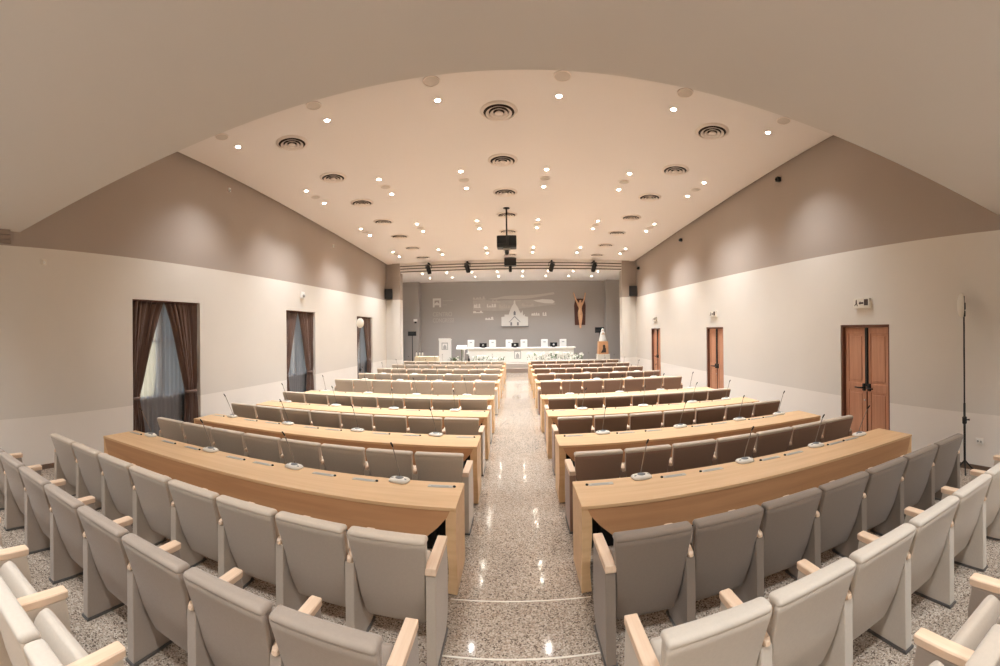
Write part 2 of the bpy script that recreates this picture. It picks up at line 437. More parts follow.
# ------------------------------------------------------------------ doors
for di, (a, b) in enumerate(DOORS):
    d = empty('door_%d' % (di+1), (0, 0, 0)); d['kind'] = 'structure'
    x = XR+.10
    fm = MB(); fm.box((XR+.02, a, 0), (x+.06, a+.045, DZ), .004); fm.box((XR+.02, b-.045, 0), (x+.06, b, DZ), .004); fm.box((XR+.02, a, DZ-.045), (x+.06, b, DZ), .004)
    build('door_frame', fm, M_['doorframe'], d)
    m = (a+b)/2
    for (p, q, near) in ((a+.045, m-.0035, 1), (m+.0035, b-.045, 0)):
        lf = MB(); lf.box((x, p-.003, 0), (x+.045, q+.003, DZ-.04), .002)
        # raised stiles, rails and panel mouldings
        st = .085
        lf.box((x-.014, p, .01), (x, p+st, DZ-.05), .004); lf.box((x-.014, q-st, .01), (x, q, DZ-.05), .004)
        for z0, z1 in ((.01, .16), (.96, 1.10), (DZ-.16, DZ-.05)): lf.box((x-.0135, p+st, z0), (x, q-st, z1), .004)
        for z0, z1 in ((.16, .96), (1.10, DZ-.16)):
            lf.box((x-.010, p+st+.045, z0+.045), (x+.002, q-st-.045, z1-.045), .008)
        o = build('door_leaf', lf, M_['door'], d)
        hd = MB()
        yy = q-.06 if near else p+.06; sg = -1 if near else 1
        hd.box((x-.05, yy-.028, .97), (x-.012, yy+.028, 1.10), .006)
        hd.tube([(x-.05, yy, 1.03), (x-.10, yy, 1.03), (x-.11, yy+sg*.05, 1.03), (x-.11, yy+sg*.15, 1.03)], .014)
        build('handle', hd, M_['blackmetal'], o)
    rod = MB(); rod.box((x-.045, m-.035, 1.05), (x-.014, m+.025, DZ-.055), .006); build('panic_rod', rod, M_['blackmetal'], d)
    build('door_floor_bolt', MB().box((x-.03, m-.012, .02), (x-.014, m+.012, .96), .003), M_['doorframe'], d)
    kh = MB(); kh.lathe([(.001, -.004), (.018, -.004), (.018, .004), (.001, .004)], (x-.018, m+.06, .8), 16, axis='x'); build('keyhole_plate', kh, M_['silver'], d)
    # exit sign over the door
    yc = m
    t = thing('exit_sign', 'white emergency exit lightbox above the %s double door' % ('nearest orange-brown', 'middle orange-brown', 'farthest orange-brown')[di], 'sign', (XR, yc, 2.45), 0, 'exit signs over the doors')
    build('sign_box', MB().box((-.06, -.19, 0), (0, .19, .17), .008), M_['offwhite'], t)
    g = MB(); xx = -.062
    g.box((xx-.002, -.17, .04), (xx, -.075, .15))                       # door pictogram
    g.box((xx-.002, -.06, .07), (xx, .02, .10)); g.prism([(.015, .05), (.055, .085), (.015, .12)], 'x', xx-.002, xx)   # arrow
    g.ball((xx-.001, .115, .135), .014, 8, 6, (.15, 1, 1)); g.box((xx-.002, .10, .08), (xx, .13, .122))              # running figure
    g.prism([(.10, .085), (.125, .085), (.165, .045), (.15, .035)], 'x', xx-.002, xx); g.prism([(.10, .09), (.12, .09), (.095, .035), (.075, .035)], 'x', xx-.002, xx)
    build('pictogram', g, M_['umber'], t)

# ------------------------------------------------------------------ auditorium chairs
PITCH = .54
def panel_mesh():
    pts = [(0, .016), (.0, .60), (.415, .60), (.445, .45), (.452, .17), (.42, .075), (.345, .016)]
    return MB().prism(pts, 'x', -.0325, .0325, .008)
def arm_mesh():
    mb = MB()
    pr = [(-.012, .013, .604, .626), (.0, .018, .600, .638), (.09, .033, .598, .645), (.25, .0355, .598, .645), (.41, .0355, .598, .645), (.428, .033, .600, .643)]
    R = []
    for y, w, z0, z1 in pr:
        c = .006
        R.append([(-w, y, z0+c), (-w+c, y, z0), (w-c, y, z0), (w, y, z0+c), (w, y, z1-c), (w-c, y, z1), (-w+c, y, z1), (-w, y, z1-c)])
    mb.rings(R, True, False); return mb
def end_arm_mesh():
    return MB().box((-.0355, -.012, .598), (.0355, .43, .645), .007)
def foot_mesh():
    return MB().box((-.042, -.01, 0), (.042, .39, .018), .004)
def back_profile(z):
    """y of the rear face of the backrest at height z"""
    K = [(.185, .155), (.27, .115), (.36, .072), (.46, .036), (.58, .002), (.70, -.034), (.80, -.066), (.87, -.090)]
    for (a, ya), (b, yb) in zip(K, K[1:]):
        if z <= b: return ya + (yb-ya)*(z-a)/(b-a)
    return K[-1][1]
def halfw(z):
    K = [(.185, .195), (.22, .208), (.36, .222), (.58, .2315), (.66, .244), (.80, .253), (.87, .256)]
    for (a, ya), (b, yb) in zip(K, K[1:]):
        if z <= b: return ya + (yb-ya)*max(0, (z-a))/(b-a)
    return K[-1][1]
def rrect(w, y0, y1, r, z, lean=0):
    """rounded rectangle ring in x/y at height z"""
    out = []
    r = min(r, abs(y1-y0)/2-1e-4, w-1e-4)
    for cx, cy, a0 in ((w-r, y1-r, 0), (-w+r, y1-r, 90), (-w+r, y0+r, 180), (w-r, y0+r, 270)):
        for k in range(4):
            a = math.radians(a0+30*k); out.append((cx+r*math.cos(a), cy+r*math.sin(a), z))
    return out
def shell_mesh():
    R = []
    for z in (.187, .20, .24, .30, .38, .46, .55, .64, .72, .79, .835, .846):
        y = back_profile(z); w = halfw(z); e = .006 if z in (.187, .846) else 0
        R.append(rrect(w-e, y+e, y+.036-e, .010, z))
    return MB().rings(R, True, True)
def cushion_mesh():
    R = []
    def ring(z, w, y0, y1, r): R.append(rrect(w, y0, y1, r, z))
    for z, e in ((.34, .022), (.352, .008), (.38, 0), (.46, 0), (.55, 0), (.62, 0), (.68, 0), (.74, 0), (.79, 0), (.818, 0)):
        y = back_profile(z)+.034; w = halfw(z)-.006
        ring(z, w-e, y+.0+e*.3, y+.072-e, .03)
    # roll over the top edge, overhanging the shell
    y = back_profile(.845); w = halfw(.845)
    ring(.8345, w-.010, y+.022, y+.105, .02)
    ring(.838, w-.002, y+.004, y+.106, .018)
    ring(.846, w, y-.001, y+.104, .018); ring(.860, w-.001, y-.004, y+.098, .018)
    ring(.870, w-.004, y+.000, y+.090, .018); ring(.877, w-.010, y+.009, y+.078, .018); ring(.880, w-.020, y+.022, y+.064, .016)
    return MB().rings(R, True, True)
def seat_mesh():
    """tip-up seat, raised: thick pad standing nearly upright with a rounded front edge on top"""
    base = Vector((0, .185, .27)); top = Vector((0, .275, .605)); d = (top-base).normalized(); nrm = Vector((0, d.z, -d.y))
    L = (top-base).length; R = []
    for t, e in ((0, .03), (.012, .012), (.04, .002), (.12, 0), (.22, 0), (L-.08, 0), (L-.05, .004), (L-.025, .014), (L-.008, .030), (L, .045)):
        c = base+d*t; h = .062-e; w = .226-e*.35; r = min(.03, h*.9)
        ring = []
        for cx, cy, a0 in ((w-r, h-r, 0), (-w+r, h-r, 90), (-w+r, -h+r, 180), (w-r, -h+r, 270)):
            for k in range(4):
                a = math.radians(a0+30*k); p = c + Vector((cx+r*math.cos(a), 0, 0)) + nrm*(cy+r*math.sin(a)); ring.append(tuple(p))
        R.append(ring)
    return MB().rings(R, True, True)
def lower(mb):
    mb.v = [(x, y, z if z < .6 else .6+(z-.6)*.89) for x, y, z in mb.v]; return mb
CH = {}
for k in F:
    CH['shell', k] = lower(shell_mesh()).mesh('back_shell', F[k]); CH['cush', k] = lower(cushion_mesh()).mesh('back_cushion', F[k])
    CH['seat', k] = seat_mesh().mesh('seat', F[k]); CH['panel', k] = panel_mesh().mesh('side_panel', F[k])
CH['arm'] = arm_mesh().mesh('armrest', M_['beech']); CH['endarm'] = end_arm_mesh().mesh('armrest', M_['beech']); CH['foot'] = foot_mesh().mesh('foot_plate', M_['plate'])
TONE = {'beige': 'beige', 'brown': 'shaded-back beige', 'taupe': 'taupe', 'grey': 'half-shaded', 'umber': 'deep-shaded beige', 'cream': 'cream'}  # tone words follow the light and shade painted into the cloth
def chair(side, k, y, shell, cush, last, row_words):
    """side -1 left block, +1 right block; k counts from the aisle"""
    x0 = -.545 if side < 0 else .56
    x = x0 + side*(k+.5)*PITCH
    nth = 'aisle-end seat' if k == 0 else ('wall-end seat' if last else ORD[k]+' seat from aisle')
    t = thing('auditorium_chair', '%s auditorium chair, %s, %s block, %s' % (TONE[shell], nth, 'left' if side < 0 else 'right', row_words), 'chair', (x, y, 0), 0,
              'auditorium chairs in rows')
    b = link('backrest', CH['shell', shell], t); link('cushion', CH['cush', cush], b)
    link('seat', CH['seat', cush], t)
    ends = [side*PITCH/2] + ([-side*PITCH/2] if k == 0 else [])
    for ex in ends:
        endp = (k == 0 and ex == -side*PITCH/2)
        p = link('side_panel', CH['panel', shell], t, (ex, 0, 0))
        link('armrest', CH['endarm' if endp else 'arm'], p); link('foot_plate', CH['foot'], p)
    return t
# rows: y of the panel's rear edge; row 0 serves the nearest desk
ROWY = {-2: .78, -1: 1.68, 0: 2.58}
for r in range(1, 4): ROWY[r] = 2.58+1.80*r
for i in range(5): ROWY[4+i] = 10.70+1.80*i
SHELL = {-1: {-2: ('beige', 'cream'), -1: ('grey', 'grey'), 0: ('taupe', 'beige')}, 1: {-2: ('grey', 'taupe'), -1: ('cream', 'cream'), 0: ('umber', 'umber')}}  # shell and cushion tones paint each row's light and shaded rear faces
for r, y in sorted(ROWY.items()):
    for side, n in ((-1, 8), (1, 7)):
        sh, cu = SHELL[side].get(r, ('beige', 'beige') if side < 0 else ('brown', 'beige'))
        words = {-2: 'row farthest from the stage', -1: 'second row from the hall back', 0: 'at desk farthest from stage', 8: 'row nearest the stage'}.get(r, ORD[8-r]+' row from the stage')
        ks = range(n) if r > -2 else range(1, 6 if side < 0 else 5)
        for k in ks: chair(side, k, y, sh, cu, k == n-1, words)

# ------------------------------------------------------------------ long desks with sockets and microphones
DESKY = {r: 3.33+1.80*r for r in range(4)}
for i in range(5): DESKY[4+i] = 11.45+1.80*i
PLATES = {-1: [-.70, -1.43, -1.86, -2.58, -2.95, -3.62, -4.04, -4.72], 1: [.74, 1.45, 1.85, 2.545, 2.86, 3.49, 3.75]}
MICS = {-1: [-1.10, -2.225, -3.37, -4.46], 1: [1.14, 2.26, 3.23, 3.965]}
DH = .71
DK = {}
def cloth_end(side_in):
    """end panel hanging to the floor with a gently waving front edge; side_in = +1 if the desk extends to +x from it"""
    R = []
    N = 14
    for j in range(N+1):
        t = j/N; z = (DH-.0285)*(1-t) + .012
        wv = .010*math.sin(t*6.0)*t; yf = .008 + .012*t*math.sin(t*7+.6)
        fl = .085*(1-.15*t) + .010*math.sin(t*8)*t          # flap turned round the front corner
        R.append([(side_in*wv, yf, z), (side_in*(wv+fl), yf+.012, z), (side_in*(wv+fl), yf+.024, z), (side_in*(wv+.018), yf+.05, z), (side_in*(wv+.022+.015*t), .20, z), (side_in*.02, .55, z), (0, .55, z), (side_in*(.5*wv), .30, z), (side_in*(.8*wv), .10, z)])
    return MB().rings(R, True, False)
for side in (-1, 1):
    xa, xb = (-4.87, -.495) if side < 0 else (.495, 4.42)
    DK[side, 'top'] = MB().box((xa, 0, DH-.028), (xb, .57, DH), .004).mesh('table_top', M_['desk'])
    ci = -1 if side < 0 else 1
    xin = xb if side < 0 else xa; xout = xa if side < 0 else xb
    o = ci  # direction from aisle end outward
    z0 = .43
    pts = [(xin+o*.05, DH-.03), (xin+o*.075, DH-.085), (xin+o*.15, DH-.17), (xin+o*.26, z0+.015), (xin+o*.40, z0), (xout-o*.42, z0), (xout-o*.12, z0+.01), (xout-o*.045, DH-.12), (xout-o*.02, DH-.03)]
    if o > 0: pts = pts[::-1]
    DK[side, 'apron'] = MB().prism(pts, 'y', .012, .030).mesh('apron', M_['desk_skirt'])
    DK[side, 'end_in'] = cloth_end(o).mesh('end_panel', M_['desk']); DK[side, 'end_out'] = cloth_end(-o).mesh('end_panel', M_['desk'])
    lg = MB(); lg.box((-.025, .06, .0), (.025, .52, .03), .004); lg.box((-.02, .22, .03), (.02, .36, DH-.03), .004)
    DK['leg'] = lg.mesh('leg', M_['blackmetal'])
    DK[side, 'modesty'] = MB().box((xa+.03, .53, .10), (xb-.03, .548, DH-.03)).mesh('modesty_panel', M_['blackmetal'])
pl = MB(); pl.box((-.112, -.028, 0), (.112, .028, .004), .0015); DK['plate'] = pl.mesh('socket_plate', M_['silver'])
pl = MB(); pl.box((-.085, -.010, .004), (.075, .010, .006)); DK['slot'] = pl.mesh('plate_slot', M_['lgrey'])
pl = MB(); pl.lathe([(.013, 0), (.013, .010), (.009, .014), (.001, .014)], (0, 0, .0), 12); DK['button'] = pl.mesh('black_jack', M_['black'])
# microphone: base, keypad, gooseneck, head
def mic_base():
    prof = [(.092, .068, 0.0005), (.097, .073, .005), (.097, .073, .014), (.086, .062, .026), (.06, .042, .033), (.02, .015, .035)]
    R = []
    for a, b, z in prof:
        ring = []
        for j in range(28):
            t = 2*PI*j/28; c, s = math.cos(t), math.sin(t); e = .62
            ring.append((a*math.copysign(abs(c)**e, c), b*math.copysign(abs(s)**e, s), z))
        R.append(ring)
    return MB().rings(R, True, True)
DK['mbase'] = mic_base().mesh('base', M_['offwhite'])
kp = MB(); kp.ball((0, .002, .034), .040, 18, 6, (1.0, .95, .26)); kp.ball((-.062, -.012, .028), .017, 10, 6, (1, .8, .42)); kp.ball((.062, -.012, .028), .017, 10, 6, (1, .8, .42))
DK['mpad'] = kp.mesh('keypad', M_['grey'])
gs = [(0, .012, .034), (0, .0, .08), (0, -.055, .20), (0, -.105, .30), (0, -.135, .36)]
DK['mneck'] = MB().tube(gs, .0045, 8).mesh('gooseneck', M_['neck'])
DK['mhead'] = MB().tube([(0, -.130, .354), (0, -.142, .368), (0, -.165, .394), (0, -.172, .402)], [.006, .0085, .0085, .004], 10).mesh('mic_head', M_['michead'])
for r, y in sorted(DESKY.items()):
    for side in (-1, 1):
        xa, xb = (-4.87, -.495) if side < 0 else (.495, 4.42)
        xin, xout, o = (xb, xa, -1) if side < 0 else (xa, xb, 1)
        sw = 'left' if side < 0 else 'right'
        rw = 'farthest from the stage' if r == 0 else ('nearest the stage' if r == 8 else ORD[8-r]+' from the stage')
        t = thing('conference_desk', 'long light-wood desk with hanging apron, %s of the aisle, %s' % (sw, rw), 'desk', (0, y, 0), 0, 'conference desks in rows')
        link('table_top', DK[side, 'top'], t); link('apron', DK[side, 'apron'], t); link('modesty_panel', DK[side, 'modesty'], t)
        link('end_panel', DK[side, 'end_in'], t, (xin, 0, 0)); link('end_panel', DK[side, 'end_out'], t, (xout, 0, 0))
        for f_ in (.22, 1.5, 2.9, abs(xb-xa)-.16): link('leg', DK['leg'], t, (xin+o*f_, 0, 0))
        for px in PLATES[side]:
            p = link('socket_plate', DK['plate'], t, (px, .45, DH)); link('plate_slot', DK['slot'], p)
            link('jack', DK['button'], p, (-o*.128, 0, 0))
        for k, px in enumerate(MICS[side]):
            m = thing('desk_microphone', 'white gooseneck microphone unit, %s from aisle, %s desk %s' % (ORD[k], sw, rw), 'microphone', (px, y+.51, DH+.0005), random.uniform(-.2, .2)+o*.1, 'desk microphones')
            b = link('base', DK['mbase'], m); link('keypad', DK['mpad'], b); n = link('gooseneck', DK['mneck'], m); link('mic_head', DK['mhead'], n)

# ------------------------------------------------------------------ ceiling fittings
tilt = -math.atan(.031)
def on_ceiling(o, x, y, z=None):
    o.location = (x, y, ceil_z(y) if z is None else z)
    if z is None: o.rotation_euler = (tilt, 0, 0)
LX = [-4.92, -3.05, -1.175, .685, 2.535, 4.37]
ring_m = MB().rings([[(q*math.cos(2*PI*j/20), q*math.sin(2*PI*j/20), h) for j in range(20)] for q, h in ((.042, .0), (.062, 0), (.066, -.004), (.062, -.010), (.045, -.010), (.042, 0))], False, True).mesh('lamp_ring', M_['vent'])
lens_m = MB().lathe([(.043, -.001), (.043, -.005), (.03, -.009), (.001, -.010)], (0, 0, 0), 16).mesh('lamp_lens', M_['lamp'])
disc_m = MB().lathe([(.115, 0), (.115, -.006), (.105, -.012), (.001, -.012)], (0, 0, 0), 28).mesh('grille', M_['grille'])
rim_m = MB().rings([[(q*math.cos(2*PI*j/28), q*math.sin(2*PI*j/28), h) for j in range(28)] for q, h in ((.113, 0), (.125, 0), (.125, -.010), (.113, -.013), (.113, 0))], False, True).mesh('rim', M_['vent'])
def spot(x, y, z, power, size=1.95, blend=1.0, col=(.935, .98, 1.02)):
    l = bpy.data.lights.new('lamp_light', 'SPOT'); l.energy = power; l.spot_size = size; l.spot_blend = blend; l.shadow_soft_size = .045; l.color = col
    o = bpy.data.objects.new('lamp_light', l); COL.objects.link(o); o.location = (x, y, z); return o
P_MAIN, P_STAGE, P_BALC = 95, 74, 60
rows = [(6.48, 0), (9.22, 1), (10.23, 1), (12.95, 2), (13.84, 2), (16.6, 3), (17.55, 3)]
rown = ['row nearest the balcony', 'second row', 'third row', 'fourth row', 'fifth row', 'sixth row', 'row nearest the stage']
for ri, (y, g) in enumerate(rows):
    for xi, x in enumerate(LX):
        t = thing('downlight', 'round glowing ceiling downlight, %s from left wall, %s' % (ORD[xi], rown[ri]), 'light', group='ceiling downlights')
        on_ceiling(t, x, y); link('lamp_ring', ring_m, t); link('lamp_lens', lens_m, t)
        spot(x, y, ceil_z(y)-.03, P_MAIN)
for ri, y in enumerate((5.99, 9.72, 13.4, 17.08)):
    for xi, x in enumerate(LX):
        t = thing('ceiling_speaker', 'flat grey round ceiling speaker grille, %s from left wall, %s' % (ORD[xi], ('nearest the balcony', 'second row', 'third row', 'row nearest the stage')[ri]), 'speaker', group='round ceiling speakers')
        on_ceiling(t, x, y); link('rim', rim_m, t); link('grille', disc_m, t)
def ringprof(ps, n=36):
    return MB().rings([[(q*math.cos(2*PI*j/n), q*math.sin(2*PI*j/n), h) for j in range(n)] for q, h in ps], False, True)
v_fl = ringprof([(.258, .0), (.275, -.004), (.305, -.002), (.305, -.006), (.275, -.012), (.260, -.03), (.252, -.028), (.258, 0)]).mesh('flange', M_['vent'])
v_th = MB().lathe([(.262, -.001), (.262, -.004), (.001, -.004)], (0, 0, 0), 36).mesh('throat', M_['ventdark'])
v_r = [ringprof([(r0, -.012), (r0+.05, -.044), (r0+.047, -.050), (r0-.004, -.018), (r0, -.012)]).mesh('cone_ring', M_['vent']) for r0 in (.165, .095)]
v_c = MB().lathe([(.034, -.012), (.074, -.044), (.072, -.050), (.001, -.048)], (0, 0, 0), 24).mesh('centre_cone', M_['vent'])
for xi, x in enumerate((-3.98, -.25, 3.45)):
    for k in range(7):
        y = 6.91+1.84*k
        pos = 'nearest the balcony' if k == 0 else ('nearest the stage' if k == 6 else ORD[k]+' from the balcony')
        t = thing('ceiling_vent', 'round concentric-ring air vent, %s line, %s' % (('left', 'centre', 'right')[xi], pos), 'vent', group='round ceiling air vents')
        on_ceiling(t, x, y); link('flange', v_fl, t); link('throat', v_th, t); link('centre_cone', v_c, t)
        for m in v_r: link('cone_ring', m, t)
# stage soffit lamps
k = 0
for ry, y in enumerate((20.6, 22.4)):
    for xi in range(8):
        x = -4.6+xi*(8.6/7)
        t = thing('downlight', 'small stage soffit downlight, %s from left, %s row' % (ORD[xi], ('front', 'rear')[ry]), 'light', group='stage soffit downlights')
        on_ceiling(t, x, y, 5.0); link('lamp_ring', ring_m, t); link('lamp_lens', lens_m, t)
        spot(x, y, 4.97, P_STAGE)
# lamps under the balcony, behind and above the camera
for y in (-1.9, .4):
    for x in LX: spot(x, y, 3.66, P_BALC, 2.3)

# ------------------------------------------------------------------ projector, beam spots, speakers
t = thing('ceiling_projector', 'black video projector hanging from ceiling on a long thin pole', 'projector', (-.25, 11.83, 0))
pj = MB(); pj.box((-.27, -.19, 4.40), (.27, .19, 4.73), .03); build('body', pj, M_['black'], t)
pn = MB(); pn.box((-.25, -.198, 4.52), (-.02, -.188, 4.70), .004); pn.box((.06, -.198, 4.44), (.25, -.188, 4.70), .004); build('rear_panel', pn, M_['screen'], t)
build('bracket', MB().box((-.10, -.08, 4.34), (.10, .08, 4.40), .01), M_['silver'], t)
build('lens', MB().lathe([(.001, -.05), (.06, -.05), (.07, .02), (.07, .10), (.001, .10)], (.1, .25, 4.56), 18, axis='y'), M_['black'], t)
build('pole', MB().tube([(0, 0, 4.72), (0, 0, ceil_z(11.83))], .022, 12), M_['blackmetal'], t)
build('ceiling_plate', MB().lathe([(.09, 0), (.09, -.015), (.001, -.015)], (0, 0, ceil_z(11.83)), 20), M_['blackmetal'], t)
dm = thing('dome_camera', 'small black dome camera under the hanging projector', 'camera', (-.25, 11.83, 4.26))
build('dome', MB().lathe([(.001, -.04), (.035, -.03), (.055, 0), (.06, .03), (.06, .08), (.001, .08)], (0, 0, 0), 16), M_['black'], dm)
build('lens_ring', MB().lathe([(.058, .035), (.064, .035), (.064, .045), (.058, .045)], (0, 0, 0), 16), M_['grey'], dm)
t = thing('stage_projector', 'square black projector box fixed to centre of the stage beam', 'projector', (-.25, 18.6, 0))
build('body', MB().box((-.26, -.2, 4.95), (.26, .2, 5.27), .02), M_['black'], t)
build('snout', MB().lathe([(.001, -.03), (.065, -.03), (.07, .25), (.001, .25)], (0.0, 0, 4.72), 14), M_['black'], t)
build('bracket', MB().box((-.08, .18, 5.0), (.08, .42, 5.12), .01), M_['blackmetal'], t)
for i, x in enumerate((-3.90, -2.15, 1.57, 3.46)):
    t = thing('stage_spotlight', 'black theatre spotlight clamped to the stage beam, %s from left' % ORD[i], 'light', (x, 18.72, 0), 0, 'spotlights on the stage beam')
    s = 1 if i < 2 else -1
    build('barrel', MB().tube([(-s*.03, -.05, 5.12), (-s*.02, -.04, 5.02), (s*.03, .05, 4.80), (s*.04, .07, 4.72)], [.05, .10, .10, .085], 14), M_['black'], t)
    build('yoke', MB().tube([(-.13, 0, 4.95), (-.13, 0, 5.12), (0, 0, 5.16), (.13, 0, 5.12), (.13, 0, 4.95)], .014, 8), M_['blackmetal'], t)
    build('clamp', MB().box((-.035, -.03, 5.15), (.035, .27, 5.22), .008), M_['blackmetal'], t)
for i, x in enumerate((-5.84, 5.45-.12)):
    t = thing('wall_speaker', 'black loudspeaker box mounted on the %s pier beside the stage' % ('left', 'right')[i], 'speaker', (x, YP+.0, 3.66), (.15, -.25)[i], 'pier loudspeakers')
    build('cabinet', MB().prism([(-.18, -.20), (.18, -.20), (.13, .08), (-.13, .08)], 'z', .0, .46, .012), M_['black'], t)
    build('grille', MB().box((-.165, -.212, .02), (.165, -.202, .44), .004), M_['blackmetal'], t)
    build('bracket', MB().box((-.03, .08, .18), (.03, .16, .28), .004), M_['blackmetal'], t)
# small wall devices
def device(name, label, cat, loc, size, mat, knob=None):
    t = thing(name, label, cat, loc)
    sx, sy, sz = size
    build('housing', MB().box((0, -sy/2, -sz/2), (sx, sy/2, sz/2), min(abs(sx), sy, sz)*.2), mat, t)
    if knob: build('lens', MB().ball((sx, 0, -.1*sz), min(sy, sz)*.3, 10, 6), knob, t)
    return t
device('alarm_box', 'white box with grille above the middle window on left wall', 'alarm', (XL, 10.94, 3.22), (.07, .17, .20), M_['white'], M_['lgrey'])
device('motion_sensor', 'small white sensor on left wall just under the taupe band', 'sensor', (XL, 3.0, 3.26), (.03, .09, .09), M_['offwhite'], M_['white'])
device('wall_sensor', 'tiny white sensor high on the taupe left wall near the balcony', 'sensor', (XL, 7.58, 5.38), (.04, .06, .09), M_['white'], M_['lgrey'])
device('wall_sensor', 'tiny white sensor high on taupe left wall toward the stage', 'sensor', (XL, 13.19, 5.07), (.04, .06, .09), M_['white'], M_['lgrey'])
device('mini_camera', 'small black camera high on right taupe wall nearest the balcony', 'camera', (XR, 7.7, 5.39), (-.10, .10, .10), M_['black'], M_['screen'])
device('mini_camera', 'small black camera high on right taupe wall, middle one', 'camera', (XR, 13.39, 5.13), (-.10, .10, .10), M_['black'], M_['screen'])
device('mini_camera', 'small black camera high on right taupe wall by the stage pier', 'camera', (XR, 18.5, 4.89), (-.10, .10, .12), M_['black'], M_['screen'])
t = thing('wall_socket', 'white double socket plate low on right wall beside the tripod', 'socket', (XR, 2.91, .43))
build('plate', MB().box((-.012, -.06, -.045), (0, .06, .045), .003), M_['white'], t)
hh = MB()
for yy in (-.025, .025): hh.lathe([(.001, -.002), (.016, -.002), (.016, .002), (.001, .002)], (-.0125, yy, 0), 14, axis='x')
build('outlet', hh, M_['lgrey'], t)

# antenna stands
def antenna_stand(label, x, y, rotz, h):
    t = thing('antenna_stand', label, 'stand', (x, y, 0), rotz, 'antenna panels on tripod stands')
    build('pole', MB().tube([(0, 0, .10), (0, 0, 1.0), (0, 0, 1.001), (0, 0, h)], [.018, .018, .012, .012], 12), M_['blackmetal'], t)
    build('collar', MB().lathe([(.02, .70), (.034, .71), (.034, .80), (.02, .81)], (0, 0, 0), 14), M_['black'], t)
    build('knob', MB().tube([(0, 0, .76), (.06, 0, .76), (.075, 0, .76)], [.008, .012, .014], 10), M_['black'], t)
    for k in range(3):
        a = 2*PI*k/3+.5
        build('leg', MB().tube([(.015*math.cos(a), .015*math.sin(a), .16), (.12*math.cos(a), .12*math.sin(a), .04), (.165*math.cos(a), .165*math.sin(a), .012)], .011, 8), M_['blackmetal'], t)
    dsh = MB(); dsh.lathe([(.001, -.10), (.08, -.095), (.15, -.075), (.175, -.045), (.175, -.02), (.001, -.02)], (0, -.06, h-.14), 28, axis='x')
    build('antenna_panel', dsh, M_['offwhite'], t)
    br = MB(); br.box((-.025, -.075, h-.20), (.02, -.02, h-.10), .006); br.box((-.02, -.10, h-.30), (.015, -.05, h-.22), .006); br.box((-.02, -.03, h-.16), (.02, .02, h-.12), .004)
    build('bracket', br, M_['black'], t)
    cb = [(.012*math.cos(z*9), .02+.008*math.sin(z*9), z) for z in [h-.2-.05*i for i in range(int((h-.4)/.05))]]
    build('cable', MB().tube(cb, .006, 6), M_['cable'], t)
antenna_stand('white round antenna on tall black tripod by the right wall socket', 5.335, 3.07, -.95, 2.55)
antenna_stand('white round antenna on a tripod before the window nearest the stage', -5.62, 14.56, 1.2, 2.60)

# ------------------------------------------------------------------ stage furniture
S = .44                                    # stage floor height
t = thing('stage_table', 'long white panel table on the stage', 'table', (.05, 22.3, S))
build('table_top', MB().box((-3.05, 0, .74), (3.05, .75, .80), .01), M_['white'], t)
build('front_panel', MB().box((-2.6, .06, .02), (2.95, .10, .74), .005), M_['whitecloth'], t)
for x in (-2.9, 0, 2.9): build('leg', MB().box((x-.04, .12, 0), (x+.04, .65, .74), .01), M_['white'], t)
def emblem(parent, x, y, z, w, h, prefix='emblem'):
    g = MB(); T = .006
    g.box((x-w/2, y-T, z), (x-w/2+w*.12, y, z+h)); g.box((x+w/2-w*.12, y-T, z), (x+w/2, y, z+h)); g.box((x-w/2, y-T, z+h*.88), (x+w/2, y, z+h)); g.box((x-w/2, y-T, z), (x+w/2, y, z+h*.1))
    g.prism([(x-w*.25, z+h*.12), (x+w*.25, z+h*.12), (x+w*.25, z+h*.45), (x, z+h*.75), (x-w*.25, z+h*.45)], 'y', y-T, y)
    return build(prefix, g, M_['lgrey'], parent)
emblem(t, -.02, .06, .22, .36, .42)
wb = [-2.46, -1.30, -.41, .375, 1.475, 2.476]
for i, x in enumerate(wb):
    c = thing('speaker_chair', 'white high-backed chair behind the stage table, %s from left' % ORD[i], 'chair', (x*1.035, 23.35, S), 0, 'white chairs behind the stage table')
    build('backrest', MB().box((-.19, .20, .50), (.19, .26, 1.20), .03), M_['white'], c)
    build('headrest_badge', MB().box((-.07, .192, 1.03), (.07, .20, 1.09), .003), M_['lgrey'], c)
    build('seat', MB().box((-.23, -.22, .42), (.23, .24, .50), .03), M_['white'], c)
    for sx in (-1, 1):
        build('leg', MB().tube([(sx*.2, -.2, 0), (sx*.2, -.2, .43)], .015, 8), M_['silver'], c); build('leg', MB().tube([(sx*.2, .22, 0), (sx*.2, .22, .43)], .015, 8), M_['silver'], c)
for i, x in enumerate((-1.78, -.10, 1.94)):
    c = thing('table_monitor', 'small dark monitor on the stage table, %s' % ('left one', 'centre one', 'right one')[i], 'monitor', (x, 22.42, S+.80), 0, 'monitors on the stage table')
    build('screen', MB().box((-.19, 0, .03), (.19, .04, .25), .008), M_['screen'], c)
    build('logo_badge', MB().lathe([(.001, 0), (.05, 0), (.05, .005), (.001, .005)], (0, 0, .14), 16, axis='y'), M_['lgrey'], c)
    build('foot', MB().box((-.09, .0, 0), (.09, .12, .03), .006), M_['black'], c)
t = thing('lectern', 'white upright lectern with grey emblem on the stage', 'lectern', (-3.80, 22.2, S))
build('body', MB().prism([(-.31, 0), (.31, 0), (.30, 1.22), (-.30, 1.22)], 'y', 0, .38, .012), M_['white'], t)
build('reading_top', MB().prism([(-.02, 1.22), (.42, 1.22), (.42, 1.26), (-.02, 1.33)], 'x', -.32, .32, .006), M_['white'], t)
emblem(t, .01, 0, .72, .34, .38)
t = thing('reading_stand', 'white slanted reading stand on slim post beside the stage table', 'stand', (-2.88, 21.98, S))
